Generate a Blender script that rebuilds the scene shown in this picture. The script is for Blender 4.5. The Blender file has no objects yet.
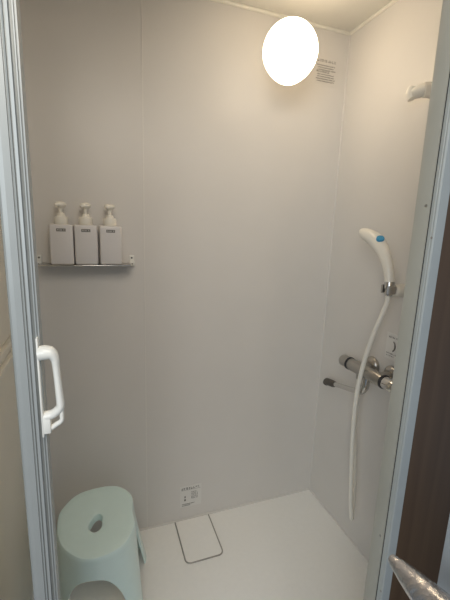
import bpy, bmesh, math, random
from mathutils import Vector, Matrix
random.seed(4)
S = bpy.context.scene
COL = S.collection
PI = math.pi

# ------------------------------------------------------------------ materials
def mat(name, col, rough=.5, metal=0., noise=.03, scale=30., bump=0., trans=0., coat=0., spec=.5):
    m = bpy.data.materials.new(name); m.use_nodes = True
    nt = m.node_tree; b = nt.nodes['Principled BSDF']
    tc = nt.nodes.new('ShaderNodeTexCoord')
    n = nt.nodes.new('ShaderNodeTexNoise'); n.inputs['Scale'].default_value = scale
    n.inputs['Detail'].default_value = 4
    nt.links.new(tc.outputs['Object'], n.inputs['Vector'])
    r = nt.nodes.new('ShaderNodeValToRGB')
    r.color_ramp.elements[0].position = .3; r.color_ramp.elements[1].position = .7
    r.color_ramp.elements[0].color = [c*(1-noise) for c in col]+[1]
    r.color_ramp.elements[1].color = [min(1, c*(1+noise)) for c in col]+[1]
    nt.links.new(n.outputs['Fac'], r.inputs['Fac'])
    nt.links.new(r.outputs['Color'], b.inputs['Base Color'])
    b.inputs['Roughness'].default_value = rough
    b.inputs['Metallic'].default_value = metal
    b.inputs['Specular IOR Level'].default_value = spec
    b.inputs['Coat Weight'].default_value = coat
    if bump:
        bp = nt.nodes.new('ShaderNodeBump'); bp.inputs['Strength'].default_value = bump
        bp.inputs['Distance'].default_value = .002
        nt.links.new(n.outputs['Fac'], bp.inputs['Height'])
        nt.links.new(bp.outputs['Normal'], b.inputs['Normal'])
    if trans:
        t = nt.nodes.new('ShaderNodeBsdfTranslucent'); nt.links.new(r.outputs['Color'], t.inputs['Color'])
        mx = nt.nodes.new('ShaderNodeMixShader'); mx.inputs[0].default_value = trans
        nt.links.new(b.outputs[0], mx.inputs[1]); nt.links.new(t.outputs[0], mx.inputs[2])
        nt.links.new(mx.outputs[0], nt.nodes['Material Output'].inputs['Surface'])
    return m

def wood(name):
    m = mat(name, (.035, .022, .013), .5)
    nt = m.node_tree
    n = [x for x in nt.nodes if x.type == 'TEX_NOISE'][0]
    mp = nt.nodes.new('ShaderNodeMapping'); mp.inputs['Scale'].default_value = (14, 14, .6)
    tc = [x for x in nt.nodes if x.type == 'TEX_COORD'][0]
    nt.links.new(tc.outputs['Object'], mp.inputs['Vector']); nt.links.new(mp.outputs['Vector'], n.inputs['Vector'])
    n.inputs['Scale'].default_value = 3
    r = [x for x in nt.nodes if x.type == 'VALTORGB'][0]
    r.color_ramp.elements[0].color = (.11, .062, .032, 1); r.color_ramp.elements[1].color = (.15, .088, .046, 1)
    return m

M = dict(
 left=mat('beige_panel', (.82, .78, .68), .4, noise=.012, scale=7),
 wall=mat('wall_panel', (.69, .66, .62), .38, noise=.012, scale=7, spec=.4),
 ceil=mat('ceiling_panel', (.70, .68, .62), .5, noise=.01),
 floor=mat('floor_pan', (.93, .92, .88), .5, noise=.012, scale=60, bump=.05),
 trim=mat('cream_trim', (.80, .77, .68), .4),
 seam=mat('seam_strip', (.74, .71, .66), .35),
 frame=mat('beige_frame', (.52, .50, .425), .45, noise=.03, scale=12),
 alu=mat('grey_aluminium', (.56, .58, .55), .5, metal=.1, noise=.03, scale=20),
 stile=mat('stile_aluminium', (.37, .39, .385), .4, metal=.2, noise=.02),
 dark=mat('dark_gasket', (.04, .04, .035), .7),
 panel=mat('frosted_panel', (.62, .60, .55), .45, trans=.45),
 plastic=mat('white_plastic', (.78, .77, .72), .3, noise=.01, coat=.2),
 cream=mat('cream_plastic', (.82, .78, .69), .3, noise=.02, coat=.2),
 hose=mat('cream_hose', (.86, .83, .75), .4, noise=.02),
 bottle=mat('bottle_plastic', (.70, .665, .64), .3, noise=.01, coat=.15),
 label=mat('grey_print', (.12, .11, .10), .5),
 faint=mat('faint_print', (.20, .19, .17), .5),
 paper=mat('sticker_paper', (.73, .71, .67), .45, noise=.01),
 white=mat('white_paper', (.75, .73, .69), .45, noise=.01),
 mint=mat('mint_plastic', (.72, .89, .86), .28, noise=.01, coat=.3),
 chrome=mat('chrome', (.62, .61, .59), .16, metal=1, noise=.02),
 satin=mat('satin_metal', (.42, .40, .37), .3, metal=.85, noise=.02),
 ring=mat('dark_ring', (.03, .03, .035), .4),
 tip=mat('grey_rubber', (.085, .075, .065), .5),
 blue=mat('blue_button', (.03, .27, .50), .35),
 wood=wood('dark_wood'),
 paint=mat('pale_blue_grey_paint', (.40, .43, .45), .45),
 outer=mat('outer_floor', (.18, .13, .09), .5, noise=.1),
 silver=mat('crinkled_silver', (.60, .58, .58), .25, metal=.9, noise=.05, scale=110, bump=1.0),
)
g = bpy.data.materials.new('glowing_globe'); g.use_nodes = True
gn = g.node_tree; gb = gn.nodes['Principled BSDF']
gb.inputs['Base Color'].default_value = (.9, .88, .82, 1)
tx = gn.nodes.new('ShaderNodeTexNoise'); tx.inputs['Scale'].default_value = 3
rr = gn.nodes.new('ShaderNodeValToRGB')
rr.color_ramp.elements[0].color = (1, .80, .56, 1); rr.color_ramp.elements[1].color = (1, .82, .59, 1)
gn.links.new(tx.outputs['Fac'], rr.inputs['Fac']); gn.links.new(rr.outputs['Color'], gb.inputs['Emission Color'])
gc = gn.nodes.new('ShaderNodeTexCoord'); gs = gn.nodes.new('ShaderNodeSeparateXYZ'); gm = gn.nodes.new('ShaderNodeMapRange')
gn.links.new(gc.outputs['Object'], gs.inputs[0]); gn.links.new(gs.outputs['Y'], gm.inputs['Value'])
# globe emission cut on the wall side to keep a hot spot off it
gm.inputs['From Min'].default_value = -.03; gm.inputs['From Max'].default_value = .045
gm.inputs['To Min'].default_value = 12.5; gm.inputs['To Max'].default_value = 1.5
gn.links.new(gm.outputs['Result'], gb.inputs['Emission Strength'])
M['globe'] = g

# ------------------------------------------------------------------ helpers
def link(name, bm, m, parent=None, smooth=True, loc=None):
    bmesh.ops.recalc_face_normals(bm, faces=bm.faces[:])
    me = bpy.data.meshes.new(name); bm.to_mesh(me); bm.free()
    me.materials.append(M[m])
    if smooth:
        for p in me.polygons: p.use_smooth = True
        try: me.set_sharp_from_angle(angle=math.radians(35))
        except Exception: pass
    o = bpy.data.objects.new(name, me); COL.objects.link(o)
    if parent: o.parent = parent
    if loc: o.location = loc
    return o
def empty(name, loc, label, cat, group=None, rz=0):
    o = bpy.data.objects.new(name, None); COL.objects.link(o)
    o.empty_display_size = .05; o.location = loc; o.rotation_euler.z = rz
    o['label'] = label; o['category'] = cat
    if group: o['group'] = group
    return o
def tag(o, label, cat, group=None):
    o['label'] = label; o['category'] = cat
    if group: o['group'] = group
    return o
def structure(o, label=None):
    o['kind'] = 'structure'
    if label: o['label'] = label
    return o
def box(bm, x0, x1, y0, y1, z0, z1, bev=0., seg=2):
    t = bmesh.new(); bmesh.ops.create_cube(t, size=1)
    for v in t.verts:
        v.co = Vector(((x0+x1)/2+v.co.x*(x1-x0), (y0+y1)/2+v.co.y*(y1-y0), (z0+z1)/2+v.co.z*(z1-z0)))
    if bev: bmesh.ops.bevel(t, geom=t.edges[:], offset=bev, segments=seg, affect='EDGES', profile=.5)
    me = bpy.data.meshes.new('t'); t.to_mesh(me); t.free(); bm.from_mesh(me); bpy.data.meshes.remove(me)
def B(*a, **k):
    bm = bmesh.new(); box(bm, *a, **k); return bm
def tube(bm, pts, rad, n=20, cap=True, sub=8, squash=None):
    """swept tube through pts (catmull-rom), rad per point"""
    P = [Vector(p) for p in pts]; Rr = list(rad) if hasattr(rad, '__len__') else [rad]*len(P)
    Q = []; q = []
    if sub > 1 and len(P) > 2:
        for i in range(len(P)-1):
            a, b, c, d = P[max(i-1, 0)], P[i], P[i+1], P[min(i+2, len(P)-1)]
            for k in range(sub):
                t = k/sub
                Q.append(.5*((2*b)+(c-a)*t+(2*a-5*b+4*c-d)*t*t+(3*b-a-3*c+d)*t**3)); q.append(Rr[i]*(1-t)+Rr[i+1]*t)
        Q.append(P[-1]); q.append(Rr[-1])
    else: Q, q = P, Rr
    T = [(Q[min(i+1, len(Q)-1)]-Q[max(i-1, 0)]).normalized() for i in range(len(Q))]
    u = T[0].orthogonal().normalized(); rings = []
    for i, p in enumerate(Q):
        u = (u-T[i]*u.dot(T[i])).normalized(); w = T[i].cross(u)
        rings.append([bm.verts.new(p+(u*math.cos(2*PI*k/n)+w*math.sin(2*PI*k/n))*q[i]) for k in range(n)])
    for a, b in zip(rings, rings[1:]):
        for k in range(n): bm.faces.new((a[k], a[(k+1) % n], b[(k+1) % n], b[k]))
    if cap: bm.faces.new(rings[0]); bm.faces.new(rings[-1])
    return bm
def T(pts, rad, **k): return tube(bmesh.new(), pts, rad, **k)
def lathe(bm, prof, origin, axis, n=32):
    """prof: (radius, distance along axis)"""
    a = Vector(axis).normalized(); u = a.orthogonal().normalized(); w = a.cross(u); o = Vector(origin); prev = None
    for r, h in prof:
        if r < 1e-6: ring = [bm.verts.new(o+a*h)]
        else: ring = [bm.verts.new(o+a*h+(u*math.cos(2*PI*k/n)+w*math.sin(2*PI*k/n))*r) for k in range(n)]
        if prev:
            if len(prev) == 1 and len(ring) > 1:
                for k in range(n): bm.faces.new((prev[0], ring[k], ring[(k+1) % n]))
            elif len(ring) == 1 and len(prev) > 1:
                for k in range(n): bm.faces.new((prev[k], prev[(k+1) % n], ring[0]))
            else:
                for k in range(n): bm.faces.new((prev[k], prev[(k+1) % n], ring[(k+1) % n], ring[k]))
        prev = ring
    return bm
def L(prof, origin, axis, n=32): return lathe(bmesh.new(), prof, origin, axis, n)
def prism(outline, z0, z1):
    bm = bmesh.new()
    a = [bm.verts.new((x, y, z0)) for x, y in outline]; b = [bm.verts.new((x, y, z1)) for x, y in outline]
    n = len(a); bm.faces.new(a[::-1]); bm.faces.new(b)
    for k in range(n): bm.faces.new((a[k], a[(k+1) % n], b[(k+1) % n], b[k]))
    return bm
def print_rows(fn, rows, gl):
    """tiny illegible print; fn(u,v)->3D point; rows: (v, u0, u1, height); gl: stroke width"""
    bm = bmesh.new()
    for v, u0, u1, h in rows:
        u = u0
        while u < u1-gl:
            w = h*random.uniform(.55, .85)
            if u+w > u1: break
            for s in range(random.choice((2, 3, 3))):
                if random.random() < .5:
                    a = u+random.uniform(0, w-gl); q = ((a, v), (a+gl, v), (a+gl, v+h), (a, v+h))
                else:
                    b = v+random.uniform(0, h-gl); q = ((u, b), (u+w, b), (u+w, b+gl), (u, b+gl))
                bm.faces.new([bm.verts.new(fn(*p)) for p in q])
            u += w+h*.22
            if random.random() < .1: u += h*.5
    return bm

# ------------------------------------------------------------------ the shower cell
XL, XR, YF, H = -.244, .956, -.80, 2.0
structure(link('floor', B(XL-.03, XR+.03, YF-.07, .03, -.05, 0), 'floor', smooth=False))
structure(link('ceiling', B(XL-.03, XR+.03, YF-.07, .03, H, H+.04), 'ceil', smooth=False))
bm = bmesh.new(); box(bm, XL-.03, .1655, 0, .03, 0, H); box(bm, .1685, XR+.03, 0, .03, 0, H); box(bm, .16, .175, .003, .03, 0, H)
wb = structure(link('wall_back', bm, 'wall', smooth=False))
link('seam_strip', B(.1652, .1688, -.0012, .004, .001, H-.001), 'seam', wb, smooth=False)
structure(link('wall_right', B(XR, XR+.03, YF, 0, 0, H), 'wall', smooth=False))
structure(link('wall_left', B(XL-.03, XL, YF, 0, 0, H), 'left', smooth=False))
bm = bmesh.new()
box(bm, .553, XR+.03, -.831, YF, 0, H); box(bm, XL-.03, -.172, -.831, YF, 0, H); box(bm, -.172, .553, -.831, YF, 1.93, H)
structure(link('wall_front', bm, 'wall', smooth=False))

def cove(name, pts, rr=.007, mm='trim'):   # quarter-round bead along an edge
    return structure(link(name, T(pts, rr, n=12, sub=1), mm))
cove('trim_1', [(XL, -.001, H-.003), (XR, -.001, H-.003)])
cove('trim_2', [(XR-.001, 0, H-.003), (XR-.001, YF, H-.003)])
cove('trim_3', [(XR-.001, -.001, 0), (XR-.001, -.001, H)], .004, 'wall')
structure(link('baseboard_back', T([(XL, 0, 0), (XR, 0, 0)], .006, n=12, sub=1), 'wall'))
structure(link('baseboard_right', T([(XR, 0, 0), (XR, YF, 0)], .005, n=12, sub=1), 'wall'))

bm = B(XL, XL+.014, YF+.001, -.001, .893, .919, bev=.003); box(bm, XL, XL+.024, YF+.001, -.001, .872, .892, bev=.003)
structure(link('trim_9', bm, 'trim'), 'cream ledge strip along the left wall')
# doorway lining on the right: beige reveal, dark gap, aluminium frame
tr = structure(link('trim_4', B(.55, .5535, -.8305, -.799, 0, 1.95, bev=.001), 'frame'), 'beige lining strip of the shower doorway')
link('screw', L([(0, 0), (.0028, 0), (.0025, .001), (.0012, .0014), (0, .0008)], (.55, -.822, 1.30), (-1, 0, 0), 16), 'satin', tr)
link('screw', L([(0, 0), (.0028, 0), (.0025, .001), (.0012, .0014), (0, .0008)], (.55, -.822, .62), (-1, 0, 0), 16), 'satin', tr)
fr = [(.5545, -.8310), (.5545, -.8335), (.5495, -.8342), (.5495, -.8400), (.5503, -.8408), (.5503, -.8440), (.5520, -.8465), (.5720, -.8465), (.5720, -.8310)]
frm = structure(link('trim_5', prism(fr, -.02, 1.98), 'alu', smooth=False), 'pale blue-grey aluminium frame on the right of the doorway')
link('gasket', B(.5515, .5545, -.8338, -.8305, 0, 1.95), 'dark', frm, smooth=False)
for zz in (1.245, .50):
    link('screw', L([(0, 0), (.0022, 0), (.002, .0008), (0, .0008)], (.5503, -.8425, zz), (-1, 0, 0), 14), 'satin', frm)
structure(link('trim_6', B(-.205, -.168, -.858, -.80, -.02, 1.98, bev=.003), 'alu'), 'aluminium frame on the left of the doorway')
structure(link('trim_7', B(-.167, .549, -.858, -.80, 1.935, 1.98, bev=.003), 'alu'))
structure(link('trim_8', B(-.167, .549, -.858, -.80, -.02, .03, bev=.004), 'alu'), 'door sill')

# changing room outside
structure(link('wall_outer', B(.5722, 1.9, -.845, -.832, -.2, 2.3), 'wood', smooth=False), 'dark brown wooden wall right of the shower doorway')
structure(link('floor', B(-1.0, 1.9, -3.0, -.872, -.22, -.2), 'outer', smooth=False))

# ------------------------------------------------------------------ folding door (left)
d = bpy.data.objects.new('door_1', None); COL.objects.link(d); d.location = (-.089, -.80, 0)
structure(d, 'folding shower door pushed open at the left, pale grey aluminium stile with cream handle')
def dl(o): o.parent = d; o.matrix_parent_inverse = Matrix.Translation((.089, .80, 0)); return o
# leading stile: ribbed extrusion
pf = [(-.1065, -.798), (-.1065, -.803), (-.1055, -.806), (-.1030, -.808), (-.0980, -.8085), (-.0902, -.8082), (-.0897, -.8062), (-.0888, -.8062), (-.0882, -.8085),
      (-.0866, -.8095), (-.0861, -.8068), (-.0852, -.8068), (-.0846, -.8100), (-.0812, -.8105), (-.0806, -.8045), (-.0785, -.8040),
      (-.0776, -.8070), (-.0760, -.8070), (-.0756, -.8045), (-.0747, -.8045), (-.0744, -.8060), (-.0730, -.8060), (-.0726, -.8020), (-.0726, -.782), (-.1045, -.782), (-.1065, -.785)]
dl(link('stile', prism(pf, .035, 1.93), 'stile', smooth=False))
def rot_box(x0, x1, y0, y1, z0, z1, a, b, bev=0):
    """box in the frame whose origin is a (x,y) and whose +y runs towards b"""
    bm = B(x0, x1, y0, y1, z0, z1, bev=bev); dx, dy = b[0]-a[0], b[1]-a[1]; ang = math.atan2(-dx, dy)
    bm.transform(Matrix.Translation((a[0], a[1], 0)) @ Matrix.Rotation(ang, 4, 'Z')); return bm
A1, F1, J1 = (-.0905, -.785), (-.138, -.485), (-.151, -.798)
Ln = .30
dl(link('door_panel', rot_box(-.004, .004, .01, Ln-.01, .06, 1.91, A1, F1), 'panel', smooth=False))
dl(link('rail', rot_box(-.007, .007, .002, Ln-.005, .036, .075, A1, F1, .002), 'stile'))
dl(link('rail', rot_box(-.007, .007, .002, Ln-.005, 1.885, 1.928, A1, F1, .002), 'stile'))
dl(link('rail', rot_box(-.007, .007, .002, Ln-.005, 1.020, 1.050, A1, F1, .002), 'stile'))
dl(link('fold_stile', rot_box(-.009, .009, .29, .31, .036, 1.93, A1, F1, .003), 'stile'))
# handle
hb = dl(link('handle', B(-.0735, -.0698, -.803, -.785, .935, 1.088, bev=.0015), 'plastic'))
hb.location = (-.0228, -.012, .0838); hb.scale = (.738, 1, .935)
hb['label'] = 'cream plastic grip handle'
bm = T([(-.070, -.797, 1.064), (-.060, -.799, 1.0655), (-.050, -.800, 1.064), (-.0445, -.800, 1.056), (-.0435, -.800, 1.045)], [.0105, .0105, .0095, .0075, .0062], n=24)
tube(bm, [(-.0440, -.800, 1.058), (-.0425, -.800, 1.03), (-.0405, -.800, 1.00), (-.0395, -.800, .985)], [.0066, .006, .0066, .0072], n=20)
tube(bm, [(-.0395, -.800, .993), (-.040, -.800, .981), (-.046, -.799, .974), (-.056, -.797, .968), (-.071, -.795, .965)], [.006, .0072, .007, .007, .008], n=20)
link('grip', bm, 'plastic', hb)
bm = B(-.0715, -.058, -.803, -.786, .940, .967, bev=.002)
tube(bm, [(-.0600, -.796, .945), (-.050, -.798, .951), (-.040, -.800, .9575), (-.0385, -.800, .965), (-.0385, -.800, .985)], [.0045, .0040, .0040, .004, .004], n=14)
link('latch', bm, 'plastic', hb)

# ------------------------------------------------------------------ globe lamp
lp = empty('wall_lamp', (.632, 0, 1.832), 'glowing white globe lamp high on the back wall near the ceiling', 'lamp')
ba = link('lamp_base', L([(0, 0), (.026, 0), (.026, .008), (.022, .012), (0, .012)], (0, -.0005, .066), (0, -1, 0), 40), 'plastic', lp)
link('arm', T([(0, -.008, .066), (0, -.045, .066), (-.004, -.085, .060), (-.010, -.115, .045)], .012, n=20), 'plastic', lp)
bm = bmesh.new(); bmesh.ops.create_uvsphere(bm, u_segments=36, v_segments=20, radius=.088)
for v in bm.verts:
    if v.co.z < 0:
        k = 1-.16*(v.co.z/.0895)**2; v.co.x *= k; v.co.y *= k
    v.co.z *= 1.05
link('globe', bm, 'globe', lp, loc=(-.019, -.165, -.024))

# ------------------------------------------------------------------ notices
def back(u, v): return (u, -.0012, v)
n1 = link('sticker', B(.806, .910, -.0008, 0, 1.800, 1.895), 'wall', smooth=False)
tag(n1, 'small printed notice high on the back wall beside the glowing globe lamp', 'sticker')
rows = [(1.880, .820, .905, .010)]
for k in range(8):
    z = 1.869-k*.0078
    rows.append((z-.002, .818+(.004 if k % 3 else 0), .902-random.choice((0, .006, .02)), .0042 if k not in (3,) else .007))
link('printed_text', print_rows(back, rows, .0016), 'faint', n1, smooth=False)
n2 = link('sticker', B(.306, .400, -.0008, 0, .062, .164), 'paper', smooth=False)
tag(n2, 'small pale notice low on the back wall above the drain cover', 'sticker')
bm = print_rows(back, [(.146, .311, .395, .011), (.075, .314, .372, .003), (.068, .314, .350, .003)], .0018)
for k in range(5):
    r = print_rows(back, [(.128-k*.0075, .355, .384, .005)], .0012); me = bpy.data.meshes.new('t'); r.to_mesh(me); r.free(); bm.from_mesh(me); bpy.data.meshes.remove(me)
for x0, x1, z0, z1 in ((.3235, .3315, .092, .101), (.325, .330, .106, .116), (.311, .395, .1435, .1445)):
    bm.faces.new([bm.verts.new(back(*p)) for p in ((x0, z0), (x1, z0), (x1, z1), (x0, z1))])
link('printed_text', bm, 'faint', n2, smooth=False)
n3 = link('sticker', B(XR-.0008, XR, -.430, -.368, .820, .912), 'white', smooth=False)
tag(n3, 'white notice with a dark curved mark on the right wall above the mixer', 'sticker')
def rt(u, v): return (XR-.0012, -u, v)
bm = print_rows(rt, [(.896, .378, .424, .006), (.838, .374, .418, .0045), (.830, .374, .410, .0035)], .0012)
N = 14; a = []
for k in range(N+1):
    t = -1.15+2.3*k/N; w = .0050*(1-abs(t)/1.9)
    cx, cz = .393, .868
    a.append((cx+(.020-w)*math.cos(t)*.8, cz+(.019-w)*math.sin(t), cx+(.020+w)*math.cos(t)*.8, cz+(.019+w)*math.sin(t)))
for p, q in zip(a, a[1:]):
    bm.faces.new([bm.verts.new(rt(*c)) for c in ((p[0], p[1]), (p[2], p[3]), (q[2], q[3]), (q[0], q[1]))])
link('printed_text', bm, 'label', n3, smooth=False)

# ------------------------------------------------------------------ shelf and pump bottles
SZ = 1.118
sh = empty('wall_shelf', (-.025, 0, SZ), 'thin metal shelf on the back wall carrying three white pump bottles', 'shelf')
link('shelf_plate', B(-.1385, .1385, -.084, -.004, -.0022, 0, bev=.0006), 'satin', sh, smooth=False)
link('front_rail', T([(-.142, -.002, -.001), (-.142, -.076, -.001), (-.139, -.0845, -.001), (-.132, -.0865, -.001), (.132, -.0865, -.001), (.139, -.0845, -.001), (.142, -.076, -.001), (.142, -.002, -.001)], .0018, n=12, sub=1), 'chrome', sh)
for sx in (-1, 1):
    x = sx*.147
    bk = link('bracket', B(x-.008, x+.008, -.006, 0, -.006, .026, bev=.0015), 'plastic', sh)
    link('clamp', B(x-.009, x+.009, -.020, -.0055, -.010, .006, bev=.002), 'plastic', bk)
    link('screw', L([(0, 0), (.0034, 0), (.003, .001), (0, .0012)], (x, -.0055, .017), (0, -1, 0), 16), 'tip', bk)
    link('screw', L([(0, 0), (.0028, 0), (.0025, .001), (0, .0012)], (x, -.0195, -.003), (0, -1, 0), 16), 'tip', bk)

def pump_bottle():
    r = empty('pump_bottle', (0, 0, SZ), '', 'bottle', 'white pump bottles on the shelf')
    link('bottle_body', B(-.0345, .0345, -.078, -.012, 0, .126, bev=.006, seg=4), 'bottle', r)
    cl = link('collar', L([(0, .1255), (.0195, .1255), (.0205, .128), (.0205, .146), (.0190, .1495), (.0125, .151), (.0115, .158), (.009, .1595), (0, .1595)], (0, -.045, 0), (0, 0, 1), 36), 'cream', r)
    link('pump_stem', L([(.006, .159), (.0056, .168), (.0070, .178), (0, .178)], (0, -.045, 0), (0, 0, 1), 24), 'cream', r)
    bm = L([(0, .1765), (.0090, .1765), (.0150, .1800), (.0175, .1850), (.0165, .1905), (.0110, .1945), (0, .1955)], (0, -.045, 0), (0, 0, 1), 36)
    tube(bm, [(0, -.045, .187), (-.004, -.056, .187), (-.009, -.062, .185), (-.013, -.065, .181)], [.0070, .0066, .0058, .005], n=18)
    link('pump_head', bm, 'cream', r)
    lb = link('label_plate', B(-.0135, .0135, -.0786, -.0778, .104, .113), 'faint', r, smooth=False)
    link('printed_text', print_rows(lambda u, v: (u, -.0789, v), [(.1065, -.0105, .0115, .0042)], .0010), 'bottle', lb, smooth=False)
    return r
def copy_tree(o, parent=None):
    c = o.copy(); COL.objects.link(c)
    if parent: c.parent = parent
    for ch in list(o.children): copy_tree(ch, c)
    return c
first = pump_bottle()
copies = [first, copy_tree(first), copy_tree(first)]
for o, x, rz, lab in zip(copies, (-.0965, -.0235, .0495), (.0, -.01, .015),
    ('white square pump bottle farthest left on the shelf, next to the door',
     'white square pump bottle in the middle of the three on the shelf',
     'white square pump bottle farthest right on the shelf, next to the bracket')):
    o.location = (x, 0, SZ+.0002); o.rotation_euler.z = rz; o['label'] = lab

# ------------------------------------------------------------------ bath stool
ZS = .32
st = empty('bath_stool', (-.027, -.252, 0), 'pale mint green plastic bath stool with a hole in its seat, on the white floor', 'stool')
SO = [(-.144,-.226),(-.141,-.185),(-.122,-.149),(-.100,-.122),(-.072,-.106),(-.03,-.099),(.012,-.099),(.052,-.112),(.082,-.145),(.095,-.178),(.094,-.215),(.090,-.245),(.092,-.280),(.090,-.315),(.068,-.360),(.038,-.388),(0,-.400),(-.035,-.402),(-.070,-.390),(-.10,-.362),(-.127,-.322),(-.141,-.272)]
SO = [(x+.027, y+.252) for x, y in SO]
def closed(pts, n):
    m = len(pts); r = []
    for i in range(n):
        s = i*m/n; k = int(s); t = s-k
        a, b, c, e = (Vector(pts[(k+j) % m]) for j in (-1, 0, 1, 2))
        r.append(.5*((2*b)+(c-a)*t+(2*a-5*b+4*c-e)*t*t+(3*b-a-3*c+e)*t**3))
    return r
NN = 176
sm = closed(SO, NN); sm = [(sm[i-2]+sm[i-1]*2+sm[i]*3+sm[(i+1) % NN]*2+sm[(i+2) % NN])/9 for i in range(NN)]
hc = Vector((.000, -.012)); hol = []
for p in sm:
    q = (p-hc); th = math.atan2(q.y, q.x)
    rx, ry, ro = .0195, .037, math.radians(-12)
    a = th-ro; rad = 1/math.sqrt((math.cos(a)/rx)**2+(math.sin(a)/ry)**2)
    rad *= 1+.10*math.cos(3*(th-math.radians(70)))
    hol.append(hc+Vector((math.cos(th), math.sin(th)))*rad)
def rings(bm, R):
    rr = [[bm.verts.new(p) for p in r] for r in R]
    for a, b in zip(rr, rr[1:]):
        for k in range(NN): bm.faces.new((a[k], b[k], b[(k+1) % NN], a[(k+1) % NN]))
def off(s): return [p*s for p in sm]
V = lambda L2, z: [(p.x, p.y, z) for p in L2]
R = [V([hc+(p-hc)*.97 for p in hol], ZS-.030), V([hc+(p-hc)*.98 for p in hol], ZS-.010), V(hol, ZS-.006), V([hc+(p-hc)*1.12 for p in hol], ZS-.0035)]
for t in (.15, .3, .5, .7, .85):
    R.append(V([(hc+(h-hc)*1.15)*(1-t)+s*.93*t for h, s in zip(hol, sm)], ZS-.003+.002*t))
for s, dz in ((.945, .0), (.965, -.001), (.982, -.0045), (.993, -.0095), (1.0, -.017), (1.004, -.024), (.985, -.0245), (.97, -.016), (.95, -.009), (.9, -.0085)):
    R.append(V(off(s), ZS+dz))
bm = bmesh.new(); rings(bm, R); link('seat', bm, 'mint', st)
# skirt with arched openings and four flared feet
def zlow(th):
    z = 0
    for c, w, h in ((-95, 39, .252), (96, 34, .24), (0, 29, .290), (180, 32, .27)):
        dlt = (math.degrees(th)-c+180) % 360-180
        if abs(dlt) < w: z = h*(1-(abs(dlt)/w)**2.3)**(1/2.1)
    return z
Zt = ZS-.0242; K = 26; shell = []
for inner in (0, 1):
    colz = []
    for p in sm:
        th = math.atan2(p.y, p.x); zl = min(zlow(th), Zt-.004); c = []
        foot = abs(math.sin(2*th))**2
        for k in range(K+1):
            z = Zt+(zl-Zt)*k/K; f = (Zt-z)/Zt
            rr_ = .16+.26*max(0, math.cos(th-math.radians(42)))**6; s = 1.004+.08*f+rr_*foot*f**1.1-(.05 if inner else 0)
            c.append((p.x*s, p.y*s, z))
        colz.append(c)
    shell.append(colz)
bm = bmesh.new()
vv = [[[bm.verts.new(q) for q in c] for c in s] for s in shell]
for i in range(NN):
    j = (i+1) % NN
    for k in range(K):
        for s in (0, 1): bm.faces.new((vv[s][i][k], vv[s][j][k], vv[s][j][k+1], vv[s][i][k+1]))
    bm.faces.new((vv[0][i][K], vv[0][j][K], vv[1][j][K], vv[1][i][K]))
    bm.faces.new((vv[0][i][0], vv[0][j][0], vv[1][j][0], vv[1][i][0]))
link('skirt', bm, 'mint', st)

# ------------------------------------------------------------------ drain cover
dc = empty('drain_cover', (.358, -.118, 0), 'white rectangular drain cover outlined in grey on the floor against the back wall', 'drain')
def rrect(x0, x1, y0, y1, r, n=8, top=False):
    P = []
    cs = [(x0+r, y0+r, 180), (x1-r, y0+r, 270)]
    for cx, cy, a0 in cs:
        for k in range(n+1):
            a = math.radians(a0+90*k/n); P.append((cx+r*math.cos(a), cy+r*math.sin(a)))
    P += [(x1, y1), (x0, y1)]
    return P
link('cover_plate', prism(rrect(-.072, .072, -.093, .110, .018), .0002, .0035), 'floor', dc, smooth=False)
pts = rrect(-.0745, .0745, -.0955, .111, .020)
pts = [pts[-1]]+pts[:-1]
link('rim', T([(x, y, .0022) for x, y in pts], .0026, n=10, sub=1), 'satin', dc)

# ------------------------------------------------------------------ thermostatic mixer
mx = empty('mixer_tap', (XR, -.362, .768), 'chrome thermostatic shower mixer with a swivel spout on the right wall', 'tap')
AX = -.071   # axis offset from wall
Y = lambda y: y+.345
link('mixer_body', L([(0, -.085), (.0205, -.085), (.0225, -.082), (.0225, .078), (.021, .081), (0, .081)], (AX, 0, 0), (0, 1, 0), 40), 'satin', mx)
for y in (.0835, -.0875):
    link('index_ring', L([(0, -.0035), (.0238, -.0035), (.0238, .0035), (0, .0035)], (AX, y, 0), (0, 1, 0), 40), 'ring', mx)
bm = L([(0, .087), (.0215, .087), (.0222, .092), (.0215, .122), (.019, .127), (.012, .130), (0, .130)], (AX, 0, 0), (0, 1, 0), 40)
link('temperature_knob', bm, 'satin', mx)
bm = L([(0, -.091), (.0205, -.091), (.0212, -.096), (.0205, -.128), (.018, -.134), (.011, -.137), (0, -.137)], (AX, 0, 0), (0, 1, 0), 40)
box(bm, AX-.026, AX-.014, -.130, -.098, -.005, .005, bev=.002)
link('flow_knob', bm, 'chrome', mx)
for y in (.045, -.050):
    e = link('wall_escutcheon', L([(0, 0), (.034, 0), (.034, .004), (.028, .013), (.018, .018), (0, .018)], (0, y, 0), (-1, 0, 0), 36), 'satin', mx)
    link('wall_union', L([(0, .015), (.0155, .015), (.0155, .056), (0, .056)], (0, y, 0), (-1, 0, 0), 30), 'satin', e)
A = .0725
sp = link('spout', T([(-A, -.010, -.018), (-A-.001, -.010, -.052), (-A-.001, .008, -.078), (-A-.001, .045, -.090), (-A-.001, .120, -.107), (-A-.001, .175, -.119)], [.012, .012, .0105, .0095, .0090, .0085], n=22), 'chrome', mx)
link('spout_tip', T([(-A-.001, .155, -.1145), (-A-.001, .168, -.1180), (-A-.001, .195, -.1225), (-A-.001, .208, -.1260), (-A-.001, .213, -.136)], [.0105, .0140, .0145, .0140, .0125], n=22), 'tip', mx)
link('hose_outlet', L([(0, 0), (.012, 0), (.012, .020), (.009, .024), (0, .024)], (AX+.004, .032, -.018), (0, 0, -1), 28), 'satin', mx)

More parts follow.
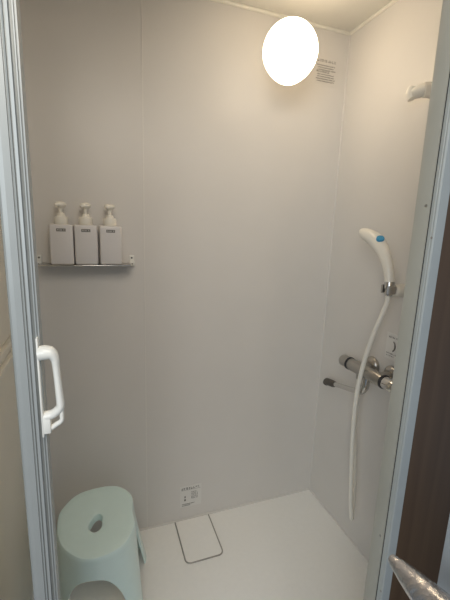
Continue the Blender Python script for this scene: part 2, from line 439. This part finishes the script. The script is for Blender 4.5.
# ------------------------------------------------------------------ hand shower + holders + hose
hd = empty('shower_holder', (XR, -.425, 1.072), 'white wall holder gripping the hand shower on the right wall', 'shower holder')
link('wall_plate', L([(0, 0), (.019, 0), (.019, .005), (.016, .008), (0, .008)], (0, 0, 0), (-1, 0, 0), 32), 'cream', hd)
link('holder_arm', T([(-.006, 0, -.003), (-.03, -.001, -.003), (-.054, -.004, -.002), (-.062, -.005, -.001)], [.020, .021, .020, .014], n=24), 'cream', hd)
bm = bmesh.new(); cx, cy, cz = -.0845, -.0085, .004
ring_o = []; n = 28
for zz, r0, r1 in ((-.013, .0165, .0215), (.013, .0175, .0225)):
    ring_o.append([[Vector((cx+r*math.cos(a), cy+r*math.sin(a), cz+zz)) for r in (r0, r1)] for a in [math.radians(-145+290*k/(n-1)) for k in range(n)]])
v = [[[bm.verts.new(q) for q in p] for p in r] for r in ring_o]
for k in range(n-1):
    for s in (0, 1):
        bm.faces.new((v[0][k][s], v[0][k+1][s], v[1][k+1][s], v[1][k][s]))
        bm.faces.new((v[s][k][0], v[s][k+1][0], v[s][k+1][1], v[s][k][1]))
for k in (0, n-1): bm.faces.new((v[0][k][0], v[0][k][1], v[1][k][1], v[1][k][0]))
tube(bm, [(-.050, -.004, .003), (-.066, -.006, .004)], [.013, .011], n=20, sub=1)
link('holder_clip', bm, 'satin', hd)

X0 = .8715
hs = empty('hand_shower', (X0, -.4365, 1.058), 'white curved hand shower with a round blue button, hanging on the right wall', 'hand shower')
q = lambda y, z, x=0.: (x, y+.4335, z-1.06)
link('shower_wand', T([q(-.2820, 1.2500), q(-.286, 1.2500), q(-.308, 1.2450), q(-.345, 1.2310), q(-.378, 1.2060), q(-.400, 1.1790), q(-.420, 1.1400), q(-.4315, 1.1000)],
     [.0125, .0165, .0205, .0240, .0215, .0180, .0160, .0150], n=28), 'cream', hs)
a = Vector((0, .9, .15)).normalized()
# spray plate on the inner side of the head
nrm = Vector((.60, .40, -.69)).normalized()
link('spray_plate', L([(0, 0), (.0165, 0), (.0165, .0035), (.0145, .005), (0, .0055)], Vector(q(-.312, 1.2430))+nrm*.017, nrm, 30), 'plastic', hs)
bn = Vector((-.35, -.55, .76)).normalized()
link('stop_button', L([(0, 0), (.0125, 0), (.0125, .007), (.0110, .009), (0, .0095)], Vector(q(-.366, 1.2170))+bn*.018, bn, 28), 'blue', hs)
link('swivel_nut', L([(0, 0), (.0150, 0), (.0158, .004), (.0158, .020), (.0125, .023), (.0125, .040), (.0115, .043), (0, .043)], q(-.4315, 1.102), (0, -.04, -1), 24), 'chrome', hs)

hz = [(X0, -.4335, 1.058), (X0+.001, -.4335, 1.035), (.866, -.423, .985), (.862, -.401, .915), (.860, -.378, .820), (.860, -.360, .700), (.866, -.353, .560), (.874, -.357, .400), (.882, -.366, .250),
      (.887, -.372, .190), (.898, -.364, .168), (.908, -.352, .190), (.910, -.345, .260), (.905, -.335, .400), (.894, -.325, .560), (.888, -.328, .680), (.889, -.330, .728)]
tag(link('shower_hose', T(hz, .0077, n=16, sub=10), 'hose'), 'cream shower hose hanging in a long loop from the hand shower to the mixer', 'hose')

up = empty('shower_holder', (XR, -.410, 1.664), 'empty cream shower holder high on the right wall, below the ceiling', 'shower holder')
link('wall_plate', L([(0, 0), (.021, 0), (.021, .006), (.018, .009), (0, .009)], (0, -.018, 0), (-1, 0, 0), 32), 'cream', up)
link('holder_arm', T([(-.006, -.018, 0), (-.022, -.017, 0), (-.038, -.012, -.001)], [.0215, .0210, .0200], n=24), 'cream', up)
bm = T([(-.030, -.016, .002), (-.042, .000, -.002), (-.050, .012, -.006)], [.0185, .0175, .0150], n=22)
tube(bm, [(-.050, .012, -.020), (-.053, .017, -.004), (-.051, .013, .014)], [.0125, .0140, .0115], n=20)
c = link('holder_clip', bm, 'cream', up)
link('screw', L([(0, 0), (.0035, 0), (.003, .001), (0, .001)], (-.0505, -.004, -.010), (-.8, -.6, 0), 14), 'tip', c)

# ------------------------------------------------------------------ door with lever at the bottom right
d2 = structure(link('door_2', B(.350, .385, -1.60, -1.087, -.19, 1.85, bev=.002), 'paint'), 'pale blue-grey door edge at the right of the doorway')
ro = link('lever_rosette', L([(0, 0), (.025, 0), (.025, .006), (.021, .010), (0, .010)], (.350, -1.21, .905), (-1, 0, 0), 32), 'silver', d2)
lv = link('door_lever', T([(.345, -1.21, .905), (.318, -1.21, .908), (.303, -1.200, .909), (.297, -1.165, .906), (.298, -1.135, .901), (.299, -1.105, .897), (.301, -1.080, .894), (.301, -1.066, .894)],
     [.012, .013, .017, .0190, .0175, .0140, .0090, .0045], n=36), 'silver', d2)
lv['label'] = 'shiny silver tapered lever handle'

# ------------------------------------------------------------------ light
def area(name, loc, rot, sx, sy, power, col):
    l = bpy.data.lights.new(name, 'AREA'); l.shape = 'RECTANGLE'; l.size = sx; l.size_y = sy; l.energy = power; l.color = col
    o = bpy.data.objects.new(name, l); COL.objects.link(o); o.location = loc; o.rotation_euler = rot; return o
area('assumed_daylight_fill', (-1.5, -2.9, 1.7), (math.radians(90), 0, math.radians(-36)), 1.6, 1.4, 30, (.88, .96, 1))  # assumed bluish daylight: area light added behind the camera, no window in view
area('added_warm_fill', (-.05, -1.85, 2.1), (math.radians(56), 0, math.radians(-8)), 1.0, .6, 14, (1, .90, .76))  # added warm fill from behind the camera, not a known fitting
w = bpy.data.worlds.new('World'); S.world = w; w.use_nodes = True
w.node_tree.nodes['Background'].inputs[0].default_value = (.62, .78, 1, 1)
w.node_tree.nodes['Background'].inputs[1].default_value = .35

# ------------------------------------------------------------------ camera
cam = bpy.data.cameras.new('camera'); co = bpy.data.objects.new('camera', cam); COL.objects.link(co)
cam.sensor_fit = 'VERTICAL'; cam.sensor_height = 24; cam.sensor_width = 18; cam.lens = 24*361.05/600; cam.clip_start = .01
yaw, pit, rol = (math.radians(a) for a in (19.96923534, 11.34189267, 1.93900304))
fwd = Vector((math.sin(yaw)*math.cos(pit), math.cos(yaw)*math.cos(pit), -math.sin(pit)))
rgt = Vector((math.cos(yaw), -math.sin(yaw), 0)); upv = rgt.cross(fwd)
r2 = rgt*math.cos(rol)+upv*math.sin(rol); u2 = r2.cross(fwd)
mw = Matrix((r2, u2, -fwd)).transposed().to_4x4(); mw.translation = (0, -1.32, 1.2507); co.matrix_world = mw
S.camera = co
S.view_settings.view_transform = 'Standard'; S.view_settings.look = 'None'; S.view_settings.gamma = 1
S.view_settings.use_curve_mapping = False; S.view_settings.exposure = .06
